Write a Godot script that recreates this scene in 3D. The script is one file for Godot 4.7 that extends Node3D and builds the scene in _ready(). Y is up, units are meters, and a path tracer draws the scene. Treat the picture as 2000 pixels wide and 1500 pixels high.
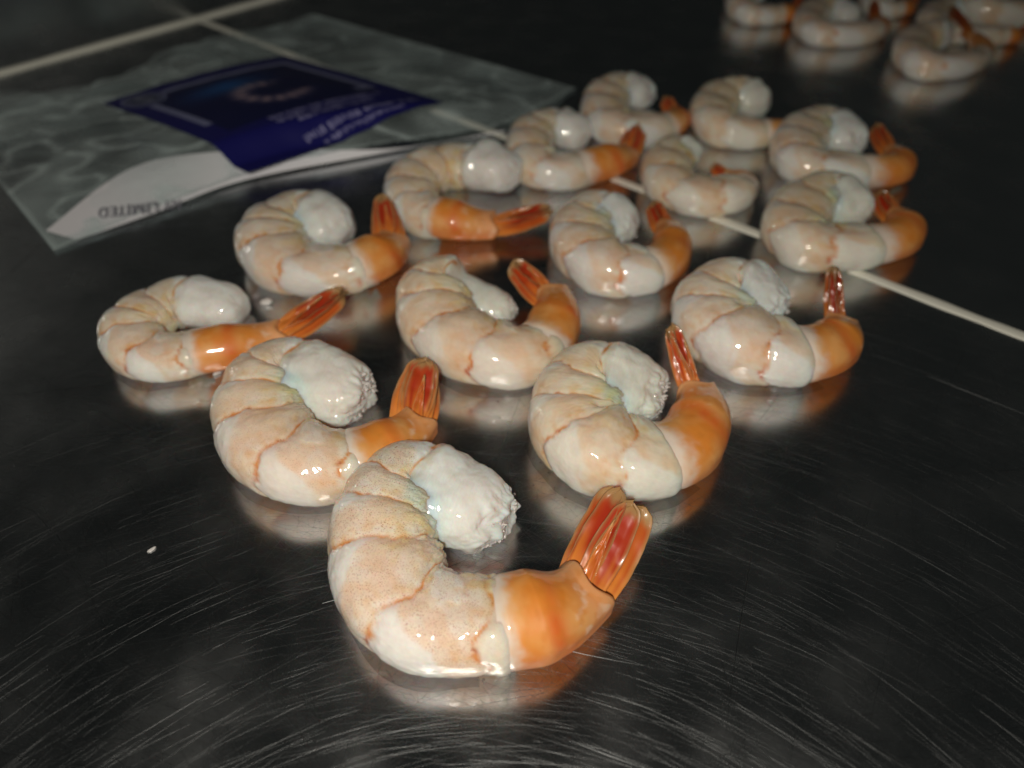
extends Node3D
# Peeled, tail-on prawns drying on a scratched stainless steel worktop, lit by a phone flash. Traces below are in millimetres.

const MM := 0.001
var rng := RandomNumberGenerator.new()
var n_big := FastNoiseLite.new()
var n_mid := FastNoiseLite.new()
var n_fine := FastNoiseLite.new()
var mat := {}


func _ready() -> void:
	rng.seed = 4711
	# ---- camera, surroundings, flash, exposure
	var cam := Camera3D.new()
	cam.name = "camera"
	cam.position = Vector3(0, 0.15, 0)
	cam.rotation_degrees = Vector3(-44, 0, 0)
	var lens := CameraAttributesPhysical.new()
	lens.frustum_focal_length = 32.37
	lens.frustum_focus_distance = 0.168
	lens.frustum_near = 0.01
	lens.frustum_far = 20.0
	lens.exposure_aperture = 11.0
	cam.attributes = lens
	cam.fov = 56.8
	cam.near = 0.01
	cam.far = 20.0
	add_child(cam)
	cam.current = true
	var we := WorldEnvironment.new()
	we.name = "surroundings"
	var env := Environment.new()
	env.background_mode = Environment.BG_COLOR
	env.background_color = Color(0.0105, 0.0115, 0.0108).linear_to_srgb()
	env.tonemap_mode = Environment.TONE_MAPPER_LINEAR
	env.tonemap_exposure = 1.0
	env.sdfgi_enabled = true
	env.ssao_enabled = true
	env.ssil_enabled = true
	we.environment = env
	add_child(we)
	var flash := SpotLight3D.new()
	flash.name = "flash"
	flash.position = Vector3(-0.02, 0.23, 0.08)
	flash.rotation_degrees = Vector3(-37, 0, 0)
	flash.light_energy = 0.080
	flash.light_color = Color(1.0, 0.965, 0.91)
	flash.light_size = 0.006
	flash.spot_angle = 65.0
	flash.spot_angle_attenuation = 1.0
	flash.spot_range = 3.0
	flash.spot_attenuation = 2.0
	flash.shadow_enabled = true
	add_child(flash)

	set_noise(n_big, 0.09, 2)
	set_noise(n_mid, 0.32, 2)
	set_noise(n_fine, 1.1, 2)
	make_materials()
	worktop()
	bag()
	prawns()
	droplets()
	scrap(Vector2(-88.2, -96.8), Vector3(0.0011, 0.00025, 0.0005), 3, "tiny pale crumb alone on the bare steel at the left")
	scrap(Vector2(-84.5, -195.0), Vector3(0.0022, 0.0011, 0.0014), 5, "white shred of flesh beside the leftmost prawn's cut end")
	scrap(Vector2(-90.7, -160.2), Vector3(0.0018, 0.0006, 0.0008), 8, "white shred on the steel below the leftmost prawn's orange tail")


func set_noise(n: FastNoiseLite, f: float, oct: int) -> void:
	n.noise_type = FastNoiseLite.TYPE_SIMPLEX_SMOOTH
	n.seed = 77
	n.frequency = f
	n.fractal_octaves = oct


# ------------------------------------------------------------------ helpers
func lin(r: float, g: float, b: float) -> Color:
	return Color(r, g, b).linear_to_srgb()


func tag(o: Node, label: String, category := "", group := "", kind := "") -> void:
	if label: o.set_meta("label", label)
	if category: o.set_meta("category", category)
	if group: o.set_meta("group", group)
	if kind: o.set_meta("kind", kind)


func put(called: String, mesh: Mesh, material: Material, parent: Node) -> MeshInstance3D:
	var o := MeshInstance3D.new()
	o.name = called
	o.mesh = mesh
	o.material_override = material
	parent.add_child(o, true)
	return o


func root_at(called: String, at: Vector3) -> Node3D:
	var o := Node3D.new()
	o.name = called
	o.position = at
	add_child(o, true)
	return o


func sheet(rows: int, cols: int, wrap: bool, v: PackedVector3Array, c: PackedColorArray, uv: PackedVector2Array, uv2: PackedVector2Array, inside: PackedVector3Array) -> ArrayMesh:
	# A grid of rows x cols points as one smooth mesh; «inside» gives a point behind the surface for each row (empty: normals towards +y).
	var idx := PackedInt32Array()
	var nrm := PackedVector3Array()
	nrm.resize(v.size())
	var last := cols if wrap else cols - 1
	for i in rows - 1:
		for j in last:
			var j2 := (j + 1) % cols
			var a := i * cols + j
			var b := i * cols + j2
			var d := (i + 1) * cols + j
			var e := (i + 1) * cols + j2
			var fn := (v[e] - v[a]).cross(v[d] - v[b])
			nrm[a] += fn
			nrm[b] += fn
			nrm[d] += fn
			nrm[e] += fn
			idx.append_array([a, b, d, b, e, d])
	var balance := 0.0
	for i in rows:
		for j in cols:
			var k := i * cols + j
			var out := v[k] - inside[i] if inside.size() else Vector3.UP
			balance += signf(nrm[k].dot(out))
	var turn := balance < 0.0
	for k in nrm.size():
		nrm[k] = (-nrm[k] if turn else nrm[k]).normalized()
		if nrm[k].length_squared() < 0.5: nrm[k] = Vector3.UP
	# front faces run clockwise: find which order agrees with the normals
	var f0 := (v[cols] - v[0]).cross(v[1] - v[0])
	var probe := 0.0
	for t in range(0, idx.size(), 3 * 7):
		var g := (v[idx[t + 1]] - v[idx[t]]).cross(v[idx[t + 2]] - v[idx[t]])
		probe += signf(g.dot(nrm[idx[t]]))
	if probe > 0.0:
		for t in range(0, idx.size(), 3):
			var k := idx[t + 1]
			idx[t + 1] = idx[t + 2]
			idx[t + 2] = k
	var a := []
	a.resize(Mesh.ARRAY_MAX)
	a[Mesh.ARRAY_VERTEX] = v
	a[Mesh.ARRAY_NORMAL] = nrm
	a[Mesh.ARRAY_INDEX] = idx
	if c.size(): a[Mesh.ARRAY_COLOR] = c
	if uv.size(): a[Mesh.ARRAY_TEX_UV] = uv
	if uv2.size(): a[Mesh.ARRAY_TEX_UV2] = uv2
	var m := ArrayMesh.new()
	m.add_surface_from_arrays(Mesh.PRIMITIVE_TRIANGLES, a)
	return m


func sm(a: float, b: float, x: float) -> float:
	return smoothstep(a, b, x)


# ------------------------------------------------------------------ materials
func make_materials() -> void:
	var speck := speckle_texture()
	var mask := mask_texture()
	for k in 3:
		var m := StandardMaterial3D.new()
		m.vertex_color_use_as_albedo = true
		m.roughness = 0.52
		m.metallic_specular = 0.35
		m.clearcoat_enabled = true
		m.clearcoat = 1.0
		m.clearcoat_roughness = 0.055
		m.subsurf_scatter_enabled = true
		m.subsurf_scatter_strength = 0.5
		if k < 2:
			m.detail_enabled = true
			m.detail_uv_layer = BaseMaterial3D.DETAIL_UV_2
			m.detail_blend_mode = BaseMaterial3D.BLEND_MODE_MIX
			m.detail_albedo = speck
			m.detail_mask = mask
		mat[["flesh", "flesh_faint", "flesh_plain"][k]] = m
	mat.flesh_faint = mat.flesh.duplicate()
	mat.flesh_faint.detail_albedo = speckle_texture(0.45)
	var t := StandardMaterial3D.new()
	t.albedo_color = lin(0.82, 0.80, 0.78)
	t.roughness = 0.2
	t.clearcoat_enabled = true
	t.clearcoat_roughness = 0.05
	t.transparency = BaseMaterial3D.TRANSPARENCY_ALPHA
	t.albedo_color.a = 0.62
	t.vertex_color_use_as_albedo = false
	mat.torn = t
	var s := StandardMaterial3D.new()
	s.vertex_color_use_as_albedo = true
	s.roughness = 0.5
	s.clearcoat_enabled = true
	s.clearcoat = 0.8
	s.clearcoat_roughness = 0.08
	s.subsurf_scatter_enabled = true
	s.subsurf_scatter_strength = 0.2
	mat.shell = s
	var w := StandardMaterial3D.new()
	w.albedo_color = Color(0.02, 0.02, 0.02, 0.16)
	w.transparency = BaseMaterial3D.TRANSPARENCY_ALPHA
	w.roughness = 0.04
	w.metallic_specular = 0.8
	mat.water = w
	var f := StandardMaterial3D.new()
	f.vertex_color_use_as_albedo = true
	f.transparency = BaseMaterial3D.TRANSPARENCY_ALPHA
	f.roughness = 0.3
	f.clearcoat_enabled = true
	f.clearcoat = 0.7
	f.clearcoat_roughness = 0.12
	f.backlight_enabled = true
	f.backlight = Color(0.35, 0.35, 0.35)
	mat.fin = f


func speckle_texture(strength := 1.0) -> ImageTexture:
	var n := 512
	var im := Image.create(n, n, false, Image.FORMAT_RGBA8)
	im.fill(Color(0.60, 0.29, 0.15, 0.0))
	var r := RandomNumberGenerator.new()
	r.seed = 9
	var cells := 46
	for i in cells:
		for j in cells:
			var x := (i + 0.5 + r.randf_range(-0.42, 0.42)) * n / cells
			var y := (j + 0.5 + r.randf_range(-0.42, 0.42)) * n / cells
			var rad := r.randf_range(1.3, 3.0)
			var a := r.randf_range(0.4, 0.85) * strength
			for dx in range(-4, 5):
				for dy in range(-4, 5):
					var d := sqrt(dx * dx + dy * dy)
					var k := a * clampf(rad - d + 0.5, 0.0, 1.0)
					if k > 0.0:
						var px := posmod(int(x) + dx, n)
						var py := posmod(int(y) + dy, n)
						var old := im.get_pixel(px, py)
						im.set_pixel(px, py, Color(0.60, 0.29, 0.15, maxf(old.a, k)))
	return ImageTexture.create_from_image(im)


func mask_texture() -> ImageTexture:
	# where the shell's dots lie, by (place along the prawn, angle round it)
	var im := Image.create(512, 256, false, Image.FORMAT_L8)
	for x in 512:
		var u := (x + 0.5) / 512.0 * 9.0
		for y in 256:
			var phi := (y + 0.5) / 256.0 * TAU - PI / 2.0
			var k := 0.0
			if u > 0.9 and u < 6.6:
				var ub := u + bend(u, phi)
				k = sm(1.0, 1.06, ub) * (1.0 - patch(ub, phi)) * sm(2.9, 2.2, phi) * sm(-0.9, -0.4, phi)
				k *= clampf(0.75 + 0.7 * n_mid.get_noise_2d(x * 0.35, y * 0.35), 0.0, 1.0)
				if ub > 6.0: k *= 0.3
			im.set_pixel(x, y, Color(k, k, k))
	return ImageTexture.create_from_image(im)


# ------------------------------------------------------------------ prawns
func bend(u: float, phi: float) -> float:
	# how the lines between the segments wander round the flank (phi 0 = back, 90 degrees = up, 180 = belly)
	return 0.10 * sin(phi * 2.0 + 0.6) + 0.05 * sin(phi * 5.0 + floorf(u + 0.5) * 1.7)


func patch(ub: float, phi: float) -> float:
	# the smooth white wedge behind each line
	var t := ub - floorf(ub)
	var k := floorf(ub)
	if k < 1.0 or k > 5.0: return 0.0
	var wide := 0.62 * sm(1.75 + 0.2 * sin(k * 2.3), 0.35, phi) + 0.06
	return sm(wide, wide - 0.13, t) * sm(0.015, 0.05, t)


func profile(u: float, p: Dictionary) -> float:
	var xs := [0.0, 0.4, 0.8, 1.0, 1.5, 2.5, 3.5, 4.5, 5.0, 5.5, 6.0, 6.5, 7.0, 8.0]
	var hk: float = p.get("head", 1.0)
	var tk: float = p.get("tail", 1.0)
	var ys := [0.74 * hk, 0.92 * hk, 1.04 * hk, 1.0, 0.98, 1.0, 1.0, 0.97, 0.93, 0.86, 0.80 * lerpf(1.0, tk, 0.6), 0.74 * tk, 0.53 * tk, 0.45 * tk]
	for i in xs.size() - 1:
		if u <= xs[i + 1]:
			var t: float = clampf((u - xs[i]) / (xs[i + 1] - xs[i]), 0.0, 1.0)
			t = t * t * (3.0 - 2.0 * t) * 0.5 + t * 0.5
			return lerpf(ys[i], ys[i + 1], t)
	return ys[-1]


func centre_line(pts: Array, centre: Vector2) -> PackedVector2Array:
	# 401 points, u = 0 .. 8 in steps of 0.02, smoothed
	var n := pts.size() / 2
	var q := []
	for i in n:
		q.append((Vector2(pts[2 * i], pts[2 * i + 1]) * MM) - centre)
	q.push_front(q[0] * 2.0 - q[1])
	q.append(q[n] * 2.0 - q[n - 1])
	var c := PackedVector2Array()
	for i in 401:
		var u := minf(i * 0.02, 7.9999)
		var k := int(u)
		c.append((q[k + 1] as Vector2).cubic_interpolate(q[k + 2], q[k], q[k + 3], u - k))
	for pass_no in 6:
		var d := c.duplicate()
		for i in range(1, 400):
			var w := mini(8, mini(i, 400 - i))
			d[i] = (c[i - w] + c[i + w] + c[i]) / 3.0
		c = d
	return c


func prawn(p: Dictionary) -> Node3D:
	var pts: Array = p.pts
	var centre := Vector2.ZERO
	for i in 9: centre += Vector2(pts[2 * i], pts[2 * i + 1]) * MM / 9.0
	var o := root_at("prawn", Vector3(centre.x, 0, centre.y))
	tag(o, p.label, "prawn", p.get("group", "peeled prawns on the worktop"))
	var c := centre_line(pts, centre)
	var R: float = p.r * MM
	var seedv := Vector3(p.seed * 31.7, p.seed * 11.3, p.seed * 7.9)
	# frames along the line
	var tan_ := PackedVector2Array()
	var arc := PackedFloat32Array()
	arc.append(0.0)
	for i in 401:
		tan_.append((c[mini(i + 2, 400)] - c[maxi(i - 2, 0)]).normalized())
		if i: arc.append(arc[i - 1] + c[i].distance_to(c[i - 1]))
	var curv := PackedFloat32Array()
	for i in 401:
		var a := maxi(i - 5, 0)
		var b := mini(i + 5, 400)
		curv.append(tan_[a].angle_to(tan_[b]) / maxf(arc[b] - arc[a], 1e-6))  # negative: turns towards the belly side
	var rows: int = p.rows
	var cols: int = p.cols
	var flat := 0.85
	var u1 := 6.25
	var cap := clampf(0.5 * R / maxf(arc[50], 1e-4), 0.12, 0.5)
	var v := PackedVector3Array()
	var col := PackedColorArray()
	var uv := PackedVector2Array()
	var uv2 := PackedVector2Array()
	var mid := PackedVector3Array()
	var tone: Color = p.get("tone", Color(1, 1, 1))
	var lines: float = p.get("lines", 1.0)
	var rag: float = p.get("rag", 1.0)
	var shell_from: float = p.get("shell_from", 6.0)
	var plump: float = p.get("plump", 0.24)
	for i in rows:
		var w := float(i) / (rows - 1)
		# rows closer together at the cut end
		var u := u1 * (w * 0.52 + 0.48 * w * w)
		var fi := clampf(u / 0.02, 0.0, 399.99)
		var k := int(fi)
		var C := c[k].lerp(c[k + 1], fi - k)
		var T := tan_[k].lerp(tan_[k + 1], fi - k).normalized()
		var N := Vector2(-T.y, T.x)
		var kv := absf(minf(0.0, curv[k])) + absf(maxf(0.0, curv[k])) * 0.0
		var pr := profile(u, p) * R
		var capf := 1.0
		if u < cap:
			capf = sqrt(maxf(0.0, 1.0 - pow((cap - u) / cap, 2.2)))
		var hy: float = pr * flat * 0.96 + p.get("raise", 0.0) * MM * sm(1.2, 0.2, u)
		var L := lerpf(arc[k], arc[k + 1], fi - k)
		mid.append(Vector3(C.x, hy, C.y))
		for j in cols:
			var phi := TAU * j / cols - PI / 2.0
			if j == cols: phi = TAU - PI / 2.0
			var cp := cos(phi)
			var sp := sin(phi)
			var box := pow(pow(absf(cp), 2.35) + pow(absf(sp), 2.35), -1.0 / 2.35)
			cp *= box
			sp *= box
			var belly := sm(1.9, 2.7, phi) * sm(4.4, 3.5, phi)
			var rr := pr * capf
			var rin := rr
			if cp < 0.0:
				rin = rr * lerpf(1.0, 1.0 + plump, sm(0.0, 0.7, -cp) * sm(6.3, 5.2, u))
				if kv > 1.0: rin = minf(rin, lerpf(rin, 0.97 / kv, sm(0.0, 0.6, -cp)))
				rin = maxf(rin, rr * 0.62)
			var base := Vector3(C.x + N.x * rin * cp, hy + rr * flat * sp * (1.0 + 0.05 * sin(p.seed * 2.1 + u * 1.7)), C.y + N.y * rin * cp)
			var np := base * 1000.0 + seedv
			var nb := n_big.get_noise_3dv(np)
			var nm := n_mid.get_noise_3dv(np)
			var nf := n_fine.get_noise_3dv(np)
			var d := 0.035 * nb + 0.012 * nm
			var ub := u + bend(u, phi) * sm(0.0, 1.0, u) + 0.035 * nm
			var t := ub - floorf(ub)
			var seg := floorf(ub)
			var shellw := sm(0.93, 1.04, ub + 0.05 * nb)
			var line := 0.0
			var lobe := 0.0
			if ub > 0.7:
				var dist := minf(t, 1.0 - t)
				line = exp(-pow(dist / 0.028, 2.0)) * shellw if seg >= 1.0 or t > 0.9 else 0.0
				if absf(ub - 1.0) < 0.2: line = exp(-pow((ub - 1.0) / 0.03, 2.0))
				var groove := exp(-pow(minf(t, 1.0 - t) / 0.06, 2.0))
				d += shellw * (0.065 * sin(PI * pow(t, 0.8)) - 0.03 * groove - 0.02)
				# side plates, small ovals low on the flank
				if seg >= 2.0 and seg <= 5.0:
					var ex := (t - 0.42) / 0.30
					var ey := (phi - (2.05 + 0.12 * sin(seg * 3.1 + p.seed))) / 0.42
					lobe = sm(1.3, 0.55, ex * ex + ey * ey + 0.5 * nm) * (1.0 if seg == 5.0 else (0.5 if seg == 4.0 else 0.25))
					d += 0.05 * lobe
			# the shell of the last segment lies over the flesh
			var under := sm(shell_from + 0.01, shell_from + 0.14, u)
			d = lerpf(d, -0.045, under)
			# raw flesh of the cut end
			var headw := 1.0 - shellw
			var tip := sm(0.95, 0.25, u / maxf(cap, 0.2))
			if headw > 0.0:
				d += headw * (0.085 * n_big.get_noise_3dv(np * 0.8) + 0.004 * nm - 0.02 * sm(0.75, 1.0, ub) + rag * tip * (0.035 * nm + 0.008 * nf))
			d += (1.0 - under) * belly * (0.05 * nm + 0.03 * nf) * (0.12 + 0.88 * shellw) + (0.004 + 0.004 * shellw) * nf
			var dir := Vector3(N.x * cp, sp, N.y * cp)
			var q := base + dir * d * pr * maxf(capf, 0.35)
			if tip > 0.0:
				var pull := rag * tip * (0.10 * nm + 0.02 * nf + 0.30 * nb + 0.05) * pr * sm(0.0, 0.5, capf)
				q -= Vector3(T.x, -0.2, T.y) * pull
			q.y = maxf(q.y, 0.00025)
			v.append(q)
			# ---- pigment
			var raw := Color(0.84, 0.805, 0.77).lerp(Color(0.80, 0.765, 0.735), clampf(0.5 + nm, 0.0, 1.0))
			raw = raw.lerp(Color(0.74, 0.66, 0.45), 0.5 * sm(0.78, 0.98, ub + 0.12 * nm) * sm(0.6, 1.5, phi))
			var shell := Color(0.785, 0.585, 0.44).lerp(Color(0.81, 0.69, 0.575), clampf(0.5 + 0.9 * nb, 0.0, 1.0))
			var ochre := sm(1.25, 2.3, phi) * sm(4.4, 3.8, phi)
			shell = shell.lerp(Color(0.77, 0.58, 0.30), clampf(ochre * (0.5 + 0.9 * nm + 0.6 * nb), 0.0, 0.8))
			shell = shell.lerp(Color(0.72, 0.42, 0.20), clampf(0.55 * sm(0.55, 1.0, t) * (0.4 + 1.2 * nm), 0.0, 1.0))
			shell = shell.lerp(Color(0.80, 0.76, 0.70), clampf(1.6 * n_big.get_noise_3dv(np * 1.3 + Vector3(50, 3, 9)), 0.0, 0.4))
			var white := Color(0.82, 0.785, 0.755)
			shell = shell.lerp(white, clampf(patch(ub, phi) * (0.88 + 0.3 * nm), 0.0, 1.0))
			shell = shell.lerp(white, lobe * 0.55)
			var rim := lobe * (1.0 - lobe) * 2.2
			shell = shell.lerp(Color(0.62, 0.34, 0.14), clampf(rim * 0.35, 0.0, 1.0))
			var amt := clampf(line * (0.54 + 1.5 * n_big.get_noise_3dv(np * 1.9)) * lines * sm(-0.7, 0.2, phi), 0.0, 0.9)
			var lc := Color(0.70, 0.27, 0.05).lerp(Color(0.55, 0.1, 0.03), sm(0.7, -0.1, phi))
			var spot_at := 1.15 + 0.5 * sin(seg * 2.7 + p.seed * 1.3)
			var spot := exp(-pow((phi - spot_at) / 0.07, 2.0) - pow(minf(t, 1.0 - t) / 0.035, 2.0)) * (1.0 if sin(seg * 5.1 + p.seed * 3.3) > -0.1 else 0.0) * shellw
			var here := raw.lerp(shell, shellw).lerp(lc, amt).lerp(Color(0.46, 0.13, 0.03), clampf(spot, 0.0, 0.85))
			var fibre := 1.0 + 0.05 * nf + 0.04 * n_fine.get_noise_2d(phi * 3.0, u * 60.0 + p.seed * 9.0)
			here = Color(here.r * fibre, here.g * fibre * (1.0 - 0.02 * nm), here.b * fibre * (1.0 - 0.05 * nm))
			here = here * tone
			here.a = 1.0
			col.append(here)
			uv.append(Vector2(u / 9.0, float(j) / cols))
			uv2.append(Vector2(L / 0.0205, float(j) / cols * maxf(1.0, roundf(TAU * R * 0.92 / 0.0205))))
	# close the seam with a doubled column so the dots do not smear
	var v2 := PackedVector3Array()
	var c2 := PackedColorArray()
	var u2 := PackedVector2Array()
	var w2 := PackedVector2Array()
	for i in rows:
		for j in cols + 1:
			var k := i * cols + j % cols
			v2.append(v[k])
			c2.append(col[k])
			u2.append(Vector2(uv[k].x, float(j) / cols))
			w2.append(Vector2(uv2[k].x, float(j) / cols * maxf(1.0, roundf(TAU * R * 0.92 / 0.0205))))
	put("body", sheet(rows, cols + 1, false, v2, c2, u2, w2, mid), mat[p.get("skin", "flesh_plain")], o)
	if rag > 0.3 and p.get("shreds", 8) > 0: torn(o, c, tan_, R, p)
	tail(o, c, tan_, R, p)
	if p.has("puddle"): puddle(p, c, tan_, R, centre)
	return o


func puddle(p: Dictionary, c: PackedVector2Array, tan_: PackedVector2Array, R: float, centre: Vector2) -> void:
	# the water that has run off the prawn, drawn up against its outer side
	var v := PackedVector3Array()
	var rows := 90
	for i in rows:
		var w := float(i) / (rows - 1)
		var u := lerpf(2.4, 5.9, w)
		var k := int(u / 0.02)
		var N := Vector2(-tan_[k].y, tan_[k].x)
		var pr := profile(u, p) * R
		var ends := sm(0.0, 0.12, w) * sm(1.0, 0.88, w)
		var wide: float = ends * MM * maxf(0.05, 0.55 + 1.7 * n_big.get_noise_2d(u * 9.0, p.seed * 17.0))
		for j in 8:
			var f := j / 7.0
			var q := c[k] + N * (pr * 0.62 + (pr * 0.34 + wide) * f)
			v.append(Vector3(q.x, 0.00006 + 0.0009 * ends * pow(1.0 - f, 1.5) + 0.00012 * ends * sqrt(maxf(0.0, 1.0 - f)), q.y))
	var o := put("water_puddle", sheet(rows, 8, false, v, PackedColorArray(), PackedVector2Array(), PackedVector2Array(), PackedVector3Array()), mat.water, self)
	o.position = Vector3(centre.x, 0, centre.y)
	tag(o, p.puddle, "puddle", "puddles round the front prawns")


func torn(o: Node3D, c: PackedVector2Array, tan_: PackedVector2Array, R: float, p: Dictionary) -> void:
	# the frayed shreds round the cut end, one small mesh
	var r := RandomNumberGenerator.new()
	r.seed = 100 + p.seed
	var st := SurfaceTool.new()
	st.begin(Mesh.PRIMITIVE_TRIANGLES)
	var T := tan_[6]
	var N := Vector2(-T.y, T.x)
	var hr: float = R * 0.74 * p.get("head", 1.0)
	var shreds: int = p.get("shreds", 8)
	for k in shreds:
		var phi := r.randf_range(-0.6, 4.0)
		var part := sqrt(r.randf_range(0.12, 0.95))
		var rad := hr * part
		var back := R * (0.5 * (1.0 - pow(1.0 - part * part, 0.4545)) - 0.07 + 0.06 * r.randf())
		var at := Vector3(c[0].x + T.x * back + N.x * rad * cos(phi), maxf(hr * 0.82 + rad * 0.84 * sin(phi), 0.0011), c[0].y + T.y * back + N.y * rad * cos(phi))
		var out := Vector3(-T.x * r.randf_range(0.5, 1.3) + N.x * cos(phi) * 0.5, r.randf_range(-0.5, 0.4) + 0.3 * sin(phi), -T.y * r.randf_range(0.5, 1.3) + N.y * cos(phi) * 0.5).normalized()
		var len := R * r.randf_range(0.05, 0.15)
		var wid := R * r.randf_range(0.025, 0.07)
		var side := out.cross(Vector3.UP if absf(out.y) < 0.9 else Vector3.RIGHT).normalized()
		var up := side.cross(out)
		var ring := 7
		var prev := PackedVector3Array()
		for s in 6:
			var f := s / 5.0
			var ww := wid * sqrt(maxf(0.0, 1.0 - pow(f, 2.2))) * (1.0 + 0.3 * r.randf_range(-1, 1))
			var cc := at + out * (len * (f - 0.25)) + side * wid * 0.5 * sin(f * 3.0 + k)
			var now := PackedVector3Array()
			for j in ring:
				var a := TAU * j / ring
				var q := cc + side * cos(a) * ww + up * sin(a) * ww * 0.7
				q.y = maxf(q.y, 0.0002)
				now.append(q)
			if s:
				for j in ring:
					var j2 := (j + 1) % ring
					for q in [prev[j], now[j], prev[j2], prev[j2], now[j], now[j2]]: st.add_vertex(q)
			prev = now
	st.index()
	st.generate_normals()
	put("torn_flesh", st.commit(), mat.torn, o)


func tail(o: Node3D, c: PackedVector2Array, tan_: PackedVector2Array, R: float, p: Dictionary) -> void:
	var seedv := Vector3(p.seed * 13.7, p.seed * 5.3, p.seed * 17.9)
	var rows := maxi(26, int(p.rows) / 4)
	var cols := maxi(28, int(p.cols) / 2)
	var v := PackedVector3Array()
	var col := PackedColorArray()
	var mid := PackedVector3Array()
	var start: float = p.get("shell_from", 6.0)
	var lift: float = p.get("lift", 0.0) * MM
	for i in rows:
		var w := float(i) / (rows - 1)
		var u := lerpf(start, 7.12, w)
		var k := int(u / 0.02)
		var C := c[k].lerp(c[k + 1], u / 0.02 - k)
		var T := tan_[k].lerp(tan_[k + 1], u / 0.02 - k).normalized()
		var N := Vector2(-T.y, T.x)
		var pr := profile(u, p) * R
		var hy := pr * 0.86 + lift * sm(6.2, 7.1, u)
		var grow := 0.00016
		grow = lerpf(-0.05 * pr, grow, sm(0.0, 0.11, w))
		if i == rows - 2: grow = -0.0004
		if i == rows - 1: grow = -pr * 0.85
		mid.append(Vector3(C.x, hy, C.y))
		for j in cols:
			var phi := TAU * j / cols - PI / 2.0
			var cp := cos(phi)
			var sp := sin(phi)
			var keel := exp(-pow((phi + 0.35) / 0.16, 2.0)) * 0.0006 * sm(0.05, 0.4, w)
			var dir := Vector3(N.x * cp, sp * 0.88, N.y * cp)
			var rr := pr + grow + keel
			var kv := 0.0
			for kk in [-16, -8, 0, 8, 16]: kv = maxf(kv, absf(tan_[clampi(k + kk - 4, 0, 400)].angle_to(tan_[clampi(k + kk + 4, 0, 400)])) / maxf(c[clampi(k + kk - 4, 0, 400)].distance_to(c[clampi(k + kk + 4, 0, 400)]), 1e-6))
			var rin := rr
			if cp < 0.0 and kv > 1.0: rin = maxf(minf(rr, lerpf(rr, 0.85 / kv, sm(0.0, 0.6, -cp))), rr * 0.55)
			var q := Vector3(C.x, hy, C.y) + Vector3(dir.x * rin, dir.y * rr, dir.z * rin)
			var np := q * 1000.0 + seedv
			var nm := n_mid.get_noise_3dv(np)
			var nb := n_big.get_noise_3dv(np)
			q += dir * (0.02 * nb + 0.008 * nm) * pr
			# hind rim scalloped
			if w > 0.7: q += Vector3(T.x, 0, T.y) * 0.0013 * sin(phi * 3.0 + 1.0) * sm(0.7, 1.0, w) * (1.0 if i < rows - 1 else 0.0)
			q.y = maxf(q.y, 0.0003)
			v.append(q)
			var a := Color(0.76, 0.265, 0.04).lerp(Color(0.79, 0.38, 0.12), clampf(0.5 + 1.4 * nb, 0.0, 1.0))
			a = a.lerp(Color(0.80, 0.36, 0.16), sm(0.66, 0.9, w) * 0.8)
			var band := exp(-pow((w - 0.52 + 0.05 * sin(phi * 2.0)) / 0.085, 2.0)) * clampf(0.75 + nb, 0.0, 1.0)
			a = a.lerp(Color(0.68, 0.12, 0.012), band * 0.85)
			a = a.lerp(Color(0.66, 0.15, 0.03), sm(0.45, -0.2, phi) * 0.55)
			var pale := sm(0.25, 0.5, n_mid.get_noise_3dv(np * 0.7 + Vector3(40, 0, 0))) * sm(0.5, 0.7, w) * sm(1.2, 0.8, w)
			a = a.lerp(Color(0.84, 0.58, 0.42), pale * 0.6)
			a = a.lerp(Color(0.80, 0.69, 0.60), sm(0.22, 0.04, w + 0.05 * nm + 0.07 * nb) * 0.92)
			a = a.lerp(Color(0.66, 0.22, 0.03), clampf(1.2 * n_mid.get_noise_3dv(np * 0.8 + Vector3(7, 9, 3)), 0.0, 0.4) * sm(0.15, 0.3, w))
			col.append(a * (p.get("tail_tone", Color(1, 1, 1)) as Color))
	put("tail_shell", sheet(rows, cols, true, v, col, PackedVector2Array(), PackedVector2Array(), mid), mat.shell, o)
	# ---- tail fan: a middle spike and four blades
	var kj := 348
	var J := Vector3(c[kj].x, profile(7.0, p) * R * 0.86 + lift, c[kj].y)
	var end := Vector3(c[400].x, 0, c[400].y)
	var flat_dir := Vector3(end.x - J.x, 0, end.z - J.z)
	var rise: float = deg_to_rad(p.get("rise", 6.0))
	var length := flat_dir.length() / cos(rise) * 1.02
	var along := (flat_dir.normalized() * cos(rise) + Vector3.UP * sin(rise)).normalized()
	var base_w: float = profile(7.0, p) * R
	var fan := Node3D.new()
	fan.name = "tail_fan"
	fan.position = J
	o.add_child(fan, true)
	var spread: float = p.get("spread", 9.0)
	var fold: float = p.get("fold", 58.0)
	var roll: float = p.get("roll", 0.0)
	var widen: float = p.get("fan_width", 0.92)
	# name, splay (deg), pitch (deg), roll (deg), length, width, offset sideways, offset up, redness
	var set_ := [
		["uropod", -spread, 0.0, fold * 0.62, 0.96, 0.86, -0.40, -0.10, 0.6],
		["uropod", -spread * 0.4, 2.0, fold * 0.25, 0.93, 0.66, -0.20, 0.06, 1.0],
		["telson", 0.0, 4.0, 0.0, 0.72, 0.36, -0.06, 0.22, 0.5],
		["uropod", spread * 0.4, 2.0, -fold * 0.25, 0.97, 0.66, 0.22, 0.04, 1.0],
		["uropod", spread, 0.0, -fold * 0.62, 1.0, 0.86, 0.40, -0.12, 0.7],
	]
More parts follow.
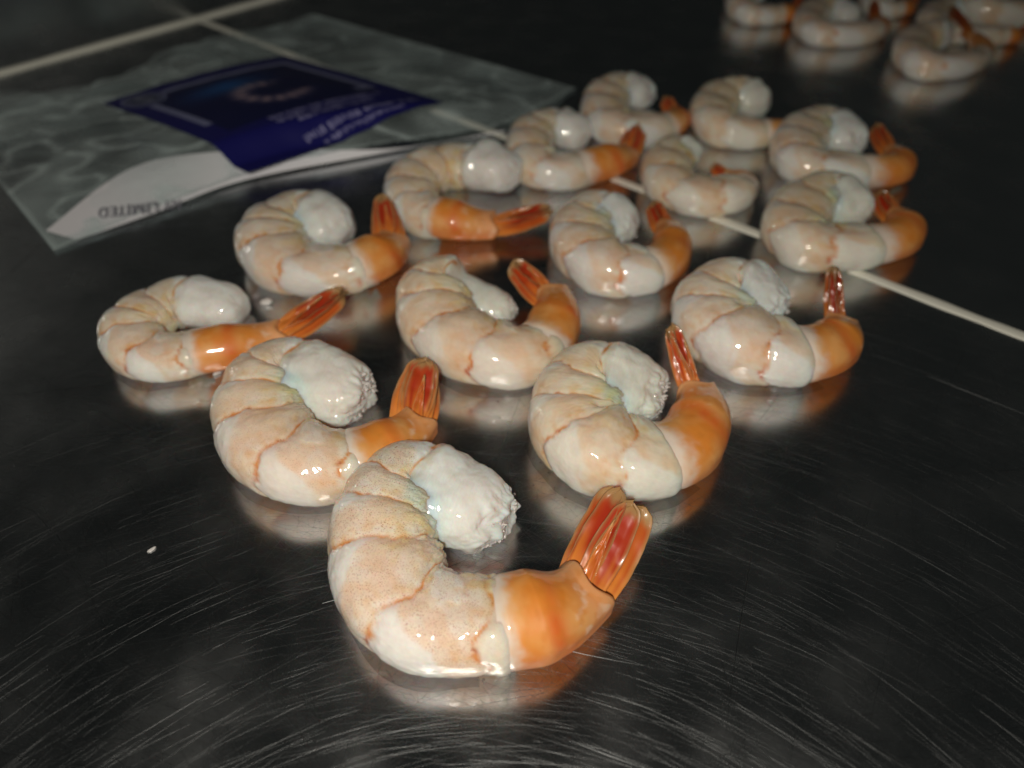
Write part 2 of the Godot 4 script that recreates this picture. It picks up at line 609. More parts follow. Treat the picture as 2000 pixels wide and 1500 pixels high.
	for b in set_:
		var z_ := along.rotated(Vector3.UP, deg_to_rad(-b[1]))
		var x_ := Vector3.UP.cross(z_).normalized()   # sideways
		var y_ := z_.cross(x_).normalized()
		z_ = z_.rotated(x_, deg_to_rad(-b[2]))
		y_ = z_.cross(x_).normalized()
		var basis_ := Basis(x_, y_, z_)
		# roll about the fan's own axis, for fans that lie on their side
		var whole := Basis(along, deg_to_rad(roll))
		var off := (Vector3.UP.cross(along).normalized() * float(b[6]) + Vector3.UP * float(b[7])) * base_w
		off = whole * off
		basis_ = whole * basis_ * Basis(Vector3(0, 0, 1), deg_to_rad(b[3]))
		var m := blade(length * float(b[4]), base_w * float(b[5]) * widen, b[8], p, b[0] == "telson")
		var e := put(b[0], m, mat.fin, fan)
		e.transform = Transform3D(basis_, off - along * base_w * 0.55)


func blade(length: float, half: float, red: float, p: Dictionary, spike: bool) -> ArrayMesh:
	var rows := 30 if p.rows > 150 else 14
	var cols := 26 if p.rows > 150 else 16
	var v := PackedVector3Array()
	var col := PackedColorArray()
	var mid := PackedVector3Array()
	var sd := rng.randf() * 90.0
	var dim: float = p.get("fan_dark", 1.0)
	for i in rows:
		var s := float(i) / (rows - 1)
		var wide := half * (0.66 + 0.46 * sin(PI * 0.5 * minf(1.0, s * 1.35))) if not spike else half * (1.05 - 0.85 * s)
		var endf := 1.0
		if s > 0.86: endf = sqrt(maxf(0.002, 1.0 - pow((s - 0.86) / 0.14, 2.0)))
		wide *= endf * (1.0 - 0.28 * sm(0.45, 1.0, s))
		var z_ := s * length
		mid.append(Vector3(0, 0, z_))
		for j in cols:
			var a := TAU * j / cols
			var w := cos(a)
			var th := (0.00042 * (1.0 - 0.72 * s) + 0.00008) * sin(a) * sqrt(endf)
			var cup := half * 0.20 * (w * w) * (0.5 + 0.5 * s)
			var ridge := 0.00010 * exp(-pow(w / 0.22, 2.0)) * (1.0 - 0.6 * s) * signf(sin(a))
			var wob := 0.0005 * n_mid.get_noise_2d(s * 14.0 + sd, w * 3.0)
			var zz := z_ + (0.0012 * n_mid.get_noise_2d(w * 9.0 + sd, 3.0) if s > 0.6 else 0.0) * sm(0.6, 1.0, s)
			v.append(Vector3(wide * w, th + cup + ridge + wob + 0.0016 * s * s, zz))
			var str_ := n_mid.get_noise_2d(w * 16.0 + sd, s * 2.0)
			var k := Color(0.78, 0.38, 0.11).lerp(Color(0.74, 0.24, 0.04), sm(0.05, 0.4, s))
			k = k.lerp(Color(0.43, 0.038, 0.012), clampf(sm(0.22, 0.62, s + 0.2 * str_) * red + 0.25 * str_ * sm(0.1, 0.4, s), 0.0, 1.0))
			var rim := maxf(sm(0.86, 0.95, s + 0.05 * str_), sm(0.82, 0.97, absf(w)) * sm(0.25, 0.6, s) * 0.8)
			k = k.lerp(Color(0.58, 0.40, 0.17), rim * 0.8)
			if s < 0.14: k = k.lerp(Color(0.82, 0.58, 0.40), sm(0.14, 0.02, s) * 0.55)
			k = Color(k.r * dim, k.g * dim, k.b * dim)
			k.a = 1.0 - 0.42 * rim if not spike else 1.0
			col.append(k)
	return sheet(rows, cols, true, v, col, PackedVector2Array(), PackedVector2Array(), mid)


func prawns() -> void:
	var cream := Color(1.0, 0.99, 0.93)
	var near := "peeled prawns on the worktop"
	var far := "prawns in the far corner group"
	prawn({"seed": 1, "puddle": "thin clear water along the lower edge of the nearest speckled prawn", "r": 11.3, "rows": 330, "cols": 168, "skin": "flesh", "tail": 1.2, "shell_from": 6.1, "rise": 18.0, "lift": 0.5, "fold": 56.0, "spread": 0.0, "fan_width": 0.86, "shreds": 44, "head": 0.98,
		"label": "nearest prawn, speckled, with its torn white end and red tail tip apart",
		"pts": [-1.0, -101.0, -23.2, -110.0, -28.0, -107.5, -30.7, -99.6, -30.7, -89.1, -22.9, -74.7, -5.9, -72.9, 15.4, -79.5, 29.6, -104.6]})
	prawn({"seed": 2, "puddle": "thin clear water along the lower edge of the pinkish prawn with the flat frilled tail", "r": 11.2, "rows": 280, "cols": 140, "skin": "flesh_faint", "tone": Color(1.0, 0.965, 0.935), "tail": 1.0, "rise": 20.0, "lift": 1.0, "fold": 18.0, "spread": 8.0, "fan_width": 1.1, "shreds": 44, "roll": 20.0,
		"label": "pinkish prawn left of and behind the nearest one, tail fan raised with flat frilled end",
		"pts": [-41.0, -142.0, -63.4, -150.3, -69.2, -146.5, -70.5, -138.7, -68.3, -128.4, -58.5, -117.6, -42.2, -117.6, -25.9, -131.3, -25.0, -154.0]})
	prawn({"seed": 3, "shell_from": 5.5, "puddle": "thin clear water along the lower edge of the plump cream prawn", "plump": 0.42, "r": 11.0, "rows": 280, "cols": 140, "skin": "flesh_plain", "tone": cream, "lines": 1.0, "tail": 1.05, "rise": 38.0, "lift": 2.0, "fold": 75.0, "spread": 15.0, "fan_width": 0.6, "shreds": 40, "roll": 10.0,
		"label": "plump cream prawn right of the nearest one, pointed tail spike standing up behind it",
		"pts": [43.0, -141.5, 25.2, -149.2, 18.2, -143.6, 15.7, -134.0, 17.0, -125.0, 29.0, -117.1, 46.1, -122.6, 54.0, -143.0, 42.3, -159.4]})
	prawn({"seed": 4, "puddle": "thin clear water along the lower edge of the leftmost prawn", "r": 8.4, "rows": 200, "cols": 110, "skin": "flesh_faint", "tail": 1.2, "rise": 8.0, "fold": 45.0, "spread": 6.0, "fan_width": 1.1, "shreds": 3, "rag": 0.5, "lines": 1.1,
		"label": "leftmost prawn, long straight orange tail lying across its own front",
		"pts": [-88.0, -185.5, -108.3, -188.6, -115.8, -183.6, -120.0, -175.4, -119.1, -167.6, -110.5, -160.2, -99.3, -161.4, -75.6, -171.4, -52.0, -190.5]})
	prawn({"seed": 5, "puddle": "thin clear water along the lower edge of the middle prawn with the thin neck", "r": 10.8, "rows": 220, "cols": 120, "skin": "flesh_plain", "tone": Color(1.0, 0.95, 0.89), "tail": 1.05, "rise": 10.0, "lift": 2.0, "fold": 70.0, "spread": 10.0, "head": 0.66, "shreds": 20, "lines": 1.3,
		"label": "middle prawn with thin ragged neck, hollow ring and tail curled back to its neck",
		"pts": [0.3, -184.3, -21.1, -194.1, -26.3, -189.4, -26.2, -179.9, -21.7, -168.4, -8.2, -159.6, 8.1, -160.6, 15.9, -190.0, -2.2, -203.9]})
	prawn({"seed": 6, "shell_from": 5.5, "puddle": "thin clear water along the lower edge of the rightmost front prawn", "plump": 0.42, "r": 11.0, "rows": 220, "cols": 120, "skin": "flesh_plain", "tail": 1.0, "rise": 40.0, "lift": 1.5, "fold": 70.0, "spread": 13.0, "fan_width": 0.58, "fan_dark": 0.65, "shreds": 26, "roll": 10.0,
		"label": "rightmost prawn of the front rows, dark tail blades pointing up and away",
		"pts": [87.0, -180.0, 74.0, -191.3, 65.3, -186.5, 61.7, -177.3, 63.5, -167.6, 76.6, -159.4, 93.0, -161.4, 104.7, -173.4, 101.0, -190.9]})
	prawn({"seed": 7, "plump": 0.42, "r": 10.2, "rows": 170, "cols": 100, "fan_width": 0.9, "tail": 1.2, "rise": 16.0, "fold": 40.0, "spread": 7.0, "shreds": 3, "rag": 0.5, "lines": 1.1,
		"label": "prawn beside the bag's front edge with short upturned orange tail",
		"pts": [-61.0, -230.5, -79.3, -240.5, -88.0, -233.0, -90.0, -223.9, -86.5, -212.8, -74.7, -203.0, -55.1, -204.7, -42.8, -222.0, -50.0, -247.0]})
	prawn({"seed": 8, "r": 9.6, "rows": 170, "cols": 100, "tail": 1.2, "rise": 4.0, "fold": 45.0, "spread": 6.0, "fan_width": 0.95, "shreds": 0, "rag": 0.5, "lines": 0.9, "head": 1.15, "raise": 2.0,
		"label": "prawn with big round white end, orange tail lying flat along its front",
		"pts": [2.5, -268.5, -18.0, -280.3, -30.0, -279.5, -39.9, -271.2, -42.1, -258.6, -38.3, -246.8, -31.4, -239.7, -9.7, -236.3, 19.2, -243.2]})
	prawn({"seed": 9, "shell_from": 5.5, "plump": 0.42, "r": 9.7, "rows": 170, "cols": 100, "tail": 1.0, "rise": 14.0, "lift": 1.0, "fold": 60.0, "spread": 10.0, "fan_dark": 0.8, "shreds": 4, "rag": 0.6, "lines": 1.0,
		"label": "tightly curled prawn amid the group, dark red tail tip against its white end",
		"pts": [43.5, -229.0, 34.4, -241.3, 26.3, -235.0, 22.9, -223.6, 26.1, -210.2, 37.4, -202.3, 55.1, -210.2, 59.9, -234.4, 53.2, -248.0]})
	prawn({"seed": 10, "shell_from": 5.85, "r": 9.2, "rows": 130, "cols": 80, "fan_width": 0.9, "tail": 1.2, "rise": 16.0, "fold": 50.0, "spread": 5.0, "shreds": 0, "rag": 0.4, "lines": 1.0,
		"label": "prawn by the bag's right end whose bent orange tail overlaps the prawn behind",
		"pts": [35.4, -312.0, 20.4, -319.6, 10.8, -315.2, 6.4, -302.7, 7.5, -287.0, 12.9, -276.0, 30.6, -278.7, 51.1, -294.7, 58.0, -314.0]})
	prawn({"seed": 11, "shell_from": 5.85, "plump": 0.42, "r": 9.2, "rows": 130, "cols": 80, "tail": 0.9, "rise": 8.0, "fold": 50.0, "spread": 6.0, "shreds": 4, "rag": 1.0, "lines": 1.1,
		"label": "hindmost prawn of the main group, next to the bag's right corner",
		"pts": [71.3, -357.3, 56.5, -362.5, 47.1, -356.1, 42.2, -341.2, 43.1, -324.9, 51.5, -314.0, 73.9, -322.7, 81.4, -341.2, 76.0, -355.0]})
	prawn({"seed": 12, "shell_from": 5.85, "plump": 0.42, "r": 8.8, "rows": 130, "cols": 80, "tone": cream, "tail": 0.95, "rise": 6.0, "fold": 50.0, "spread": 7.0, "shreds": 0, "rag": 0.4, "lines": 0.3,
		"label": "smooth yellowish prawn at the back with its tail hidden behind the next prawn",
		"pts": [124.9, -346.0, 116.5, -356.9, 106.1, -356.9, 96.2, -344.2, 92.8, -327.2, 98.4, -314.5, 117.8, -316.0, 130.5, -322.3, 149.4, -340.7]})
	prawn({"seed": 13, "shell_from": 5.5, "plump": 0.42, "r": 9.2, "rows": 130, "cols": 80, "tail": 1.0, "rise": 12.0, "lift": 1.0, "fold": 65.0, "spread": 8.0, "fan_dark": 0.8, "shreds": 20, "lines": 1.1,
		"label": "prawn at the back right with frayed white end and tail tip folded in beside it",
		"pts": [155.4, -303.0, 147.7, -322.1, 135.2, -317.3, 125.2, -303.6, 121.6, -286.6, 128.7, -278.5, 161.3, -277.2, 169.4, -296.3, 164.0, -316.0]})
	prawn({"seed": 14, "shell_from": 5.9, "plump": 0.42, "r": 8.6, "rows": 130, "cols": 80, "tone": cream, "tail": 0.8, "rise": 6.0, "fold": 50.0, "spread": 6.0, "shreds": 0, "rag": 0.5, "lines": 1.1,
		"label": "small round prawn on the white sealant line, tail tucked inside its curl",
		"pts": [79.0, -286.1, 72.7, -294.4, 65.6, -286.1, 61.9, -270.4, 67.2, -258.1, 82.0, -254.6, 96.4, -266.4, 93.7, -280.7, 84.7, -286.1]})
	prawn({"seed": 15, "shell_from": 5.5, "plump": 0.42, "r": 9.4, "rows": 150, "cols": 90, "tone": cream, "tail": 1.05, "rise": 12.0, "lift": 1.0, "fold": 65.0, "spread": 8.0, "fan_dark": 0.8, "shreds": 3, "rag": 0.5, "lines": 1.0,
		"label": "large pale prawn at the right lying over the white sealant line",
		"pts": [135.0, -241.5, 128.1, -257.3, 115.1, -251.5, 104.9, -238.2, 102.5, -223.7, 112.3, -216.9, 143.1, -224.7, 150.1, -242.5, 143.8, -256.8]})
	prawn({"seed": 16, "r": 7.8, "rows": 90, "cols": 56, "tail": 1.1, "shreds": 0, "rag": 0.4, "group": far,
		"label": "leftmost prawn of the far group, cut by the picture's top edge",
		"pts": [172.8, -531.0, 163.8, -538.3, 153.7, -527.4, 146.8, -506.6, 147.8, -488.7, 154.7, -484.0, 168.5, -487.1, 180.4, -493.5, 192.4, -516.9]})
	prawn({"seed": 17, "r": 8.4, "rows": 90, "cols": 56, "tail": 1.0, "shreds": 0, "rag": 0.4, "rise": 14.0, "fan_dark": 0.7, "group": far,
		"label": "prawn in the middle of the far group with red tail held upright at its right",
		"pts": [216.0, -479.4, 207.2, -495.2, 194.0, -492.0, 182.4, -473.3, 179.1, -452.8, 188.3, -445.8, 217.1, -452.8, 230.8, -479.4, 231.2, -500.1]})
	prawn({"seed": 18, "r": 8.5, "rows": 90, "cols": 56, "tail": 1.0, "shreds": 0, "rag": 0.4, "rise": 16.0, "lift": 3.0, "fan_dark": 0.6, "group": far,
		"label": "nearest prawn of the far group, dark red tail folded over its top",
		"pts": [259.4, -441.3, 251.5, -446.8, 238.0, -441.3, 224.5, -422.9, 220.6, -403.2, 227.9, -393.9, 259.4, -408.0, 271.2, -438.6, 261.5, -466.8]})
	prawn({"seed": 19, "r": 7.3, "rows": 90, "cols": 56, "tail": 1.0, "shreds": 0, "rag": 0.4, "group": far,
		"label": "far prawn half hidden behind the dark tail of the one in front",
		"pts": [290.0, -486.0, 285.7, -498.8, 274.0, -495.5, 261.2, -479.8, 257.0, -461.1, 266.1, -450.5, 292.9, -449.5, 303.5, -452.2, 316.3, -464.1]})
	prawn({"seed": 20, "r": 10.2, "rows": 90, "cols": 56, "tone": cream, "tail": 0.9, "shreds": 0, "rag": 0.4, "group": far, "lines": 0.4,
		"label": "big pale prawn at the far right corner of the picture",
		"pts": [335.6, -527.1, 328.2, -538.1, 312.1, -527.1, 298.2, -506.2, 295.0, -490.5, 303.5, -482.0, 327.9, -482.0, 341.1, -494.5, 346.6, -512.2]})
	prawn({"seed": 21, "r": 6.8, "rows": 90, "cols": 56, "tail": 1.1, "shreds": 0, "rag": 0.4, "group": far,
		"label": "small far prawn with orange tail, between two others at the top edge",
		"pts": [260.2, -532.7, 256.8, -543.6, 247.6, -536.3, 239.0, -521.8, 236.2, -508.4, 238.2, -500.3, 249.4, -500.3, 262.4, -508.0, 277.2, -530.7]})


# ------------------------------------------------------------------ worktop, wall, sealant
const SEAM_A := Vector2(-0.2044, -0.4969)
const SEAM_B := Vector2(0.166, -0.179)


func worktop() -> void:
	var steel := StandardMaterial3D.new()
	steel.albedo_color = lin(0.645, 0.665, 0.675)
	steel.metallic = 1.0
	steel.roughness = 1.0
	steel.roughness_texture = smudge_texture()
	steel.roughness_texture_channel = BaseMaterial3D.TEXTURE_CHANNEL_RED
	steel.uv1_triplanar = true
	steel.uv1_world_triplanar = true
	steel.uv1_scale = Vector3.ONE * 3.1
	mat.steel = steel
	var along := (SEAM_B - SEAM_A).normalized()
	var across := Vector2(-along.y, along.x)   # towards the camera
	if across.y < 0.0: across = -across
	var gap := 0.0012
	for k in 2:
		var side := 1.0 if k == 0 else -1.0
		var a := SEAM_A + across * gap * side
		var b := a + along * 1.6
		var far := across * (0.75 if k == 0 else 1.3) * side
		var q := [a, b, b + far, a + far]
		var st := SurfaceTool.new()
		st.begin(Mesh.PRIMITIVE_TRIANGLES)
		st.set_smooth_group(-1)
		plate(st, q, 0.0, -0.03)
		st.generate_normals()
		var top := put("worktop_sheet", st.commit(), steel, self)
		tag(top, "near scratched stainless steel worktop sheet under the prawns" if k == 0 else "far stainless steel worktop sheet beyond the white joint", "worktop", "", "structure")
		if k == 0: scratches(top)
	# wall of the same steel at the left end, square to the joint
	var st2 := SurfaceTool.new()
	st2.begin(Mesh.PRIMITIVE_TRIANGLES)
	st2.set_smooth_group(-1)
	var w0 := SEAM_A - across * 1.3
	var w1 := SEAM_A + across * 0.75
	var back := -along * 0.012
	wall_box(st2, w0, w1, back, -0.03, 0.6)
	st2.generate_normals()
	tag(put("wall", st2.commit(), steel, self), "dark steel wall behind the left end of the worktop", "wall", "", "structure")
	# sealant
	var white := StandardMaterial3D.new()
	white.albedo_color = lin(0.80, 0.80, 0.71)
	white.roughness = 0.55
	mat.seal = white
	bead("sealant_joint", SEAM_A + along * 0.003, SEAM_A + along * 0.9, 0.0024, 0.0006, "white sealant joint running between the two worktop sheets", 3.0)
	bead("sealant_joint", SEAM_A - across * 1.2 + along * 0.0012, SEAM_A + across * 0.7 + along * 0.0012, 0.0021, 0.0019, "white sealant joint at the foot of the steel wall", 17.0)


func plate(st: SurfaceTool, q: Array, top: float, bottom: float) -> void:
	var n := q.size()
	var area := 0.0
	for i in n: area += (q[i] as Vector2).cross(q[(i + 1) % n])
	var p: Array = q.duplicate()
	if area < 0.0: p.reverse()
	for i in range(1, n - 1):
		for k in [0, i, i + 1]: st.add_vertex(Vector3(p[k].x, top, p[k].y))
	for i in n:
		var a: Vector2 = p[i]
		var b: Vector2 = p[(i + 1) % n]
		for v in [Vector3(a.x, top, a.y), Vector3(a.x, bottom, a.y), Vector3(b.x, top, b.y), Vector3(b.x, top, b.y), Vector3(a.x, bottom, a.y), Vector3(b.x, bottom, b.y)]: st.add_vertex(v)


func wall_box(st: SurfaceTool, a: Vector2, b: Vector2, back: Vector2, y0: float, y1: float) -> void:
	plate(st, [a, b, b + back, a + back], y1, y0)


func bead(called: String, a: Vector2, b: Vector2, half: float, high: float, label: String, sd: float) -> void:
	var rows := 160
	var cols := 9
	var v := PackedVector3Array()
	var d := (b - a).normalized()
	var n := Vector2(-d.y, d.x)
	for i in rows:
		var s := float(i) / (rows - 1)
		var c := a.lerp(b, s)
		var wob := 1.0 + 0.16 * n_mid.get_noise_2d(s * 60.0, sd) + 0.12 * n_mid.get_noise_2d(s * 200.0, sd)
		var sh := half * 0.22 * n_big.get_noise_2d(s * 70.0, sd + 9.0)
		for j in cols:
			var t := PI * j / (cols - 1)
			var o := c + n * (cos(t) * half * wob + sh)
			v.append(Vector3(o.x, maxf(sin(t) * high * wob, 0.0) + 0.00002, o.y))
	var m := sheet(rows, cols, false, v, PackedColorArray(), PackedVector2Array(), PackedVector2Array(), PackedVector3Array())
	tag(put(called, m, mat.seal, self), label, "sealant")


func smudge_texture() -> ImageTexture:
	var im := Image.create(512, 512, false, Image.FORMAT_L8)
	var a := FastNoiseLite.new()
	a.seed = 5
	a.frequency = 0.02
	a.fractal_octaves = 4
	for y in 512:
		for x in 512:
			# wraps: blend of two shifted copies
			var f := x / 511.0
			var g := y / 511.0
			var n := lerpf(lerpf(a.get_noise_2d(x, y), a.get_noise_2d(x - 512, y), f), lerpf(a.get_noise_2d(x, y - 512), a.get_noise_2d(x - 512, y - 512), f), g)
			var r := 0.235 + 0.17 * n
			im.set_pixel(x, y, Color(r, r, r))
	return ImageTexture.create_from_image(im)


func scratches(parent: Node3D) -> void:
	# thousands of fine scores: thin strips of steel that shine across their length
	for layer in 3:
		var r := RandomNumberGenerator.new()
		r.seed = 31 + layer
		var v := PackedVector3Array()
		var nrm := PackedVector3Array()
		var uv := PackedVector2Array()
		var idx := PackedInt32Array()
		var count: int = [20000, 420, 45][layer]
		var wmin: float = [0.000005, 0.000014, 0.00003][layer]
		var wmax: float = [0.000016, 0.00003, 0.00006][layer]
		for k in count:
			var z := -0.035 - 0.30 * pow(r.randf(), 1.5)
			var x := r.randf_range(-1.0, 1.0) * (0.09 + 0.62 * -z)
			var ang := r.randf_range(0.0, PI)
			if r.randf() < 0.35: ang = r.randfn(0.15, 0.35)
			var len: float = [0.012, 0.014, 0.035][layer] * exp(r.randfn(0.0, 0.7))
			len = minf(len, 0.12)
			var w := r.randf_range(wmin, wmax)
			var curve := r.randfn(0.0, 0.10)
			var steps := 2 if layer == 0 else 5
			var p := Vector2(x, z) - Vector2(cos(ang), sin(ang)) * len * 0.5
			var first := v.size()
			var lift := 0.00002 + 0.00001 * layer + 0.000008 * r.randf()
			var ok := true
			for s in steps + 1:
				var f := float(s) / steps
				var dir := Vector2(cos(ang + curve * (f - 0.5)), sin(ang + curve * (f - 0.5)))
				var side := Vector2(-dir.y, dir.x) * w * (0.35 + 0.65 * sin(PI * clampf(f, 0.06, 0.94)))
				for e in [-1.0, 1.0]:
					var q: Vector2 = p + side * float(e)
					var rel: float = (q - SEAM_A).cross((SEAM_B - SEAM_A).normalized())
					if rel > -0.004: ok = false
					v.append(Vector3(q.x, lift, q.y))
					nrm.append(Vector3.UP)
					uv.append(Vector2(0.5 + 0.5 * e, f * 40.0))
				p += dir * len / steps
			if not ok:
				v.resize(first)
				nrm.resize(first)
				uv.resize(first)
				continue
			for s in steps:
				var a := first + s * 2
				idx.append_array([a, a + 1, a + 2, a + 1, a + 3, a + 2])
		for t in range(0, idx.size(), 3):
			var g := (v[idx[t + 1]] - v[idx[t]]).cross(v[idx[t + 2]] - v[idx[t]])
			if g.y > 0.0:
				var q := idx[t + 1]
				idx[t + 1] = idx[t + 2]
				idx[t + 2] = q
		var a := []
		a.resize(Mesh.ARRAY_MAX)
		a[Mesh.ARRAY_VERTEX] = v
		a[Mesh.ARRAY_NORMAL] = nrm
		a[Mesh.ARRAY_TEX_UV] = uv
		a[Mesh.ARRAY_INDEX] = idx
		var m := ArrayMesh.new()
		m.add_surface_from_arrays(Mesh.PRIMITIVE_TRIANGLES, a)
		var s := StandardMaterial3D.new()
		s.albedo_color = lin(0.27, 0.28, 0.285)
		s.metallic = 1.0
		s.roughness = [0.36, 0.38, 0.42][layer]
		s.anisotropy_enabled = true
		s.anisotropy = 0.95
		var o := put("scratches", m, s, parent)
		o.set_meta("kind", "stuff")


func droplets() -> void:
	var r := RandomNumberGenerator.new()
	r.seed = 61
	var st := SurfaceTool.new()
	st.begin(Mesh.PRIMITIVE_TRIANGLES)
	var spots := [Vector2(8, -134), Vector2(18, -128), Vector2(24, -112), Vector2(10, -121), Vector2(-38, -187), Vector2(-76, -160), Vector2(44, -60), Vector2(52, -64), Vector2(40, -53), Vector2(7, -158), Vector2(75, -155), Vector2(-3, -69)]
	for k in 70:
		var at: Vector2 = spots[r.randi() % spots.size()] + Vector2(r.randfn(0, 9), r.randfn(0, 9)) if k >= 12 else spots[k]
		var rad := r.randf_range(0.18, 0.42) * exp(r.randfn(0.0, 0.3)) * MM
		var h := rad * r.randf_range(0.45, 0.8)
		var prev := PackedVector3Array()
		for i in 5:
			var a := PI * 0.5 * i / 4.0
			var now := PackedVector3Array()
			for j in 12:
				var b := TAU * j / 12.0
				now.append(Vector3(at.x * MM + cos(b) * cos(a) * rad, 0.00006 + sin(a) * h, at.y * MM + sin(b) * cos(a) * rad))
			if i:
				for j in 12:
					var j2 := (j + 1) % 12
					for q in [prev[j], prev[j2], now[j], prev[j2], now[j2], now[j]]: st.add_vertex(q)
			prev = now
	st.index()
	st.generate_normals()
	var o := put("water_droplets", st.commit(), mat.water, self)
	tag(o, "tiny clear water droplets scattered on the steel between the prawns", "water droplets", "", "stuff")


func scrap(at: Vector2, size: Vector3, sd: int, label: String) -> void:
	# a crumb of flesh left on the steel
	var v := PackedVector3Array()
	var mid := PackedVector3Array()
	for i in 10:
		var a := PI * (i / 9.0) - PI / 2.0
		mid.append(Vector3(0, size.y * 0.5, 0))
		for j in 16:
			var b := TAU * j / 16.0
			var d := Vector3(cos(a) * cos(b), sin(a), cos(a) * sin(b))
			var k := 1.0 + 0.45 * n_mid.get_noise_3dv(d * 5.0 + Vector3(sd * 9, 0, 0))
			v.append(Vector3(d.x * size.x * k, maxf(size.y * 0.8 + d.y * size.y * k, 0.0001), d.z * size.z * k))
	var o := put("flesh_scrap", sheet(10, 16, true, v, PackedColorArray(), PackedVector2Array(), PackedVector2Array(), mid), mat.torn, self)
	o.position = Vector3(at.x, 0, at.y) * MM
	o.rotation.y = sd * 1.3
	tag(o, label, "scrap")


# ------------------------------------------------------------------ plastic bag
var front_edge := [Vector2(-172, -227), Vector2(-115, -279), Vector2(-56, -305), Vector2(-4, -328), Vector2(34, -379)]
var back_edge := [Vector2(-310, -380), Vector2(-245, -376), Vector2(-212, -408), Vector2(-186, -456), Vector2(-128, -500)]


func edge(e: Array, s: float) -> Vector2:
	var k := mini(int(s * 4.0), 3)
	var a: Vector2 = e[maxi(k - 1, 0)]
	var d: Vector2 = e[mini(k + 2, 4)]
	var q := (e[k] as Vector2).cubic_interpolate(e[k + 1], a, d, s * 4.0 - k)
	var rough := 4.0 if e == back_edge else 1.0
	q += Vector2(n_big.get_noise_2d(s * 60.0, rough * 30.0), n_big.get_noise_2d(s * 60.0 + 90.0, rough * 30.0)) * rough * 2.2
	return q * MM


func bag_height(at: Vector2, s: float, t: float) -> float:
	var p := at * 1000.0
	var in_ := sm(0.0, 0.12, s) * sm(1.0, 0.88, s) * sm(1.0, 0.85, t)
	var y := 0.0012 + 0.0045 * in_ * sin(PI * s)
	var w := 1.0 - absf(n_big.get_noise_2d(p.x * 0.20 + 11.0, p.y * 0.28))
	y += in_ * 0.0016 * pow(w, 5.0) * sm(0.0, 0.2, t)
	y += in_ * 0.00045 * n_mid.get_noise_2d(p.x * 0.5, p.y * 0.7)
	y += in_ * 0.0004 * n_big.get_noise_2d(p.x * 0.9, p.y * 0.9)
	y += 0.0095 * sin(PI * clampf(s * 1.12, 0.0, 1.0)) * sm(0.0, 0.11, t) * sm(1.05, 0.10, t)
	return maxf(y, 0.0008)


func calm_height(s: float, t: float) -> float:
	var in_ := sm(0.0, 0.12, s) * sm(1.0, 0.88, s) * sm(1.0, 0.85, t)
	return 0.0012 + 0.0045 * in_ * sin(PI * s) + 0.0095 * sin(PI * clampf(s * 1.12, 0.0, 1.0)) * sm(0.0, 0.11, t) * sm(1.05, 0.10, t) + 0.0021


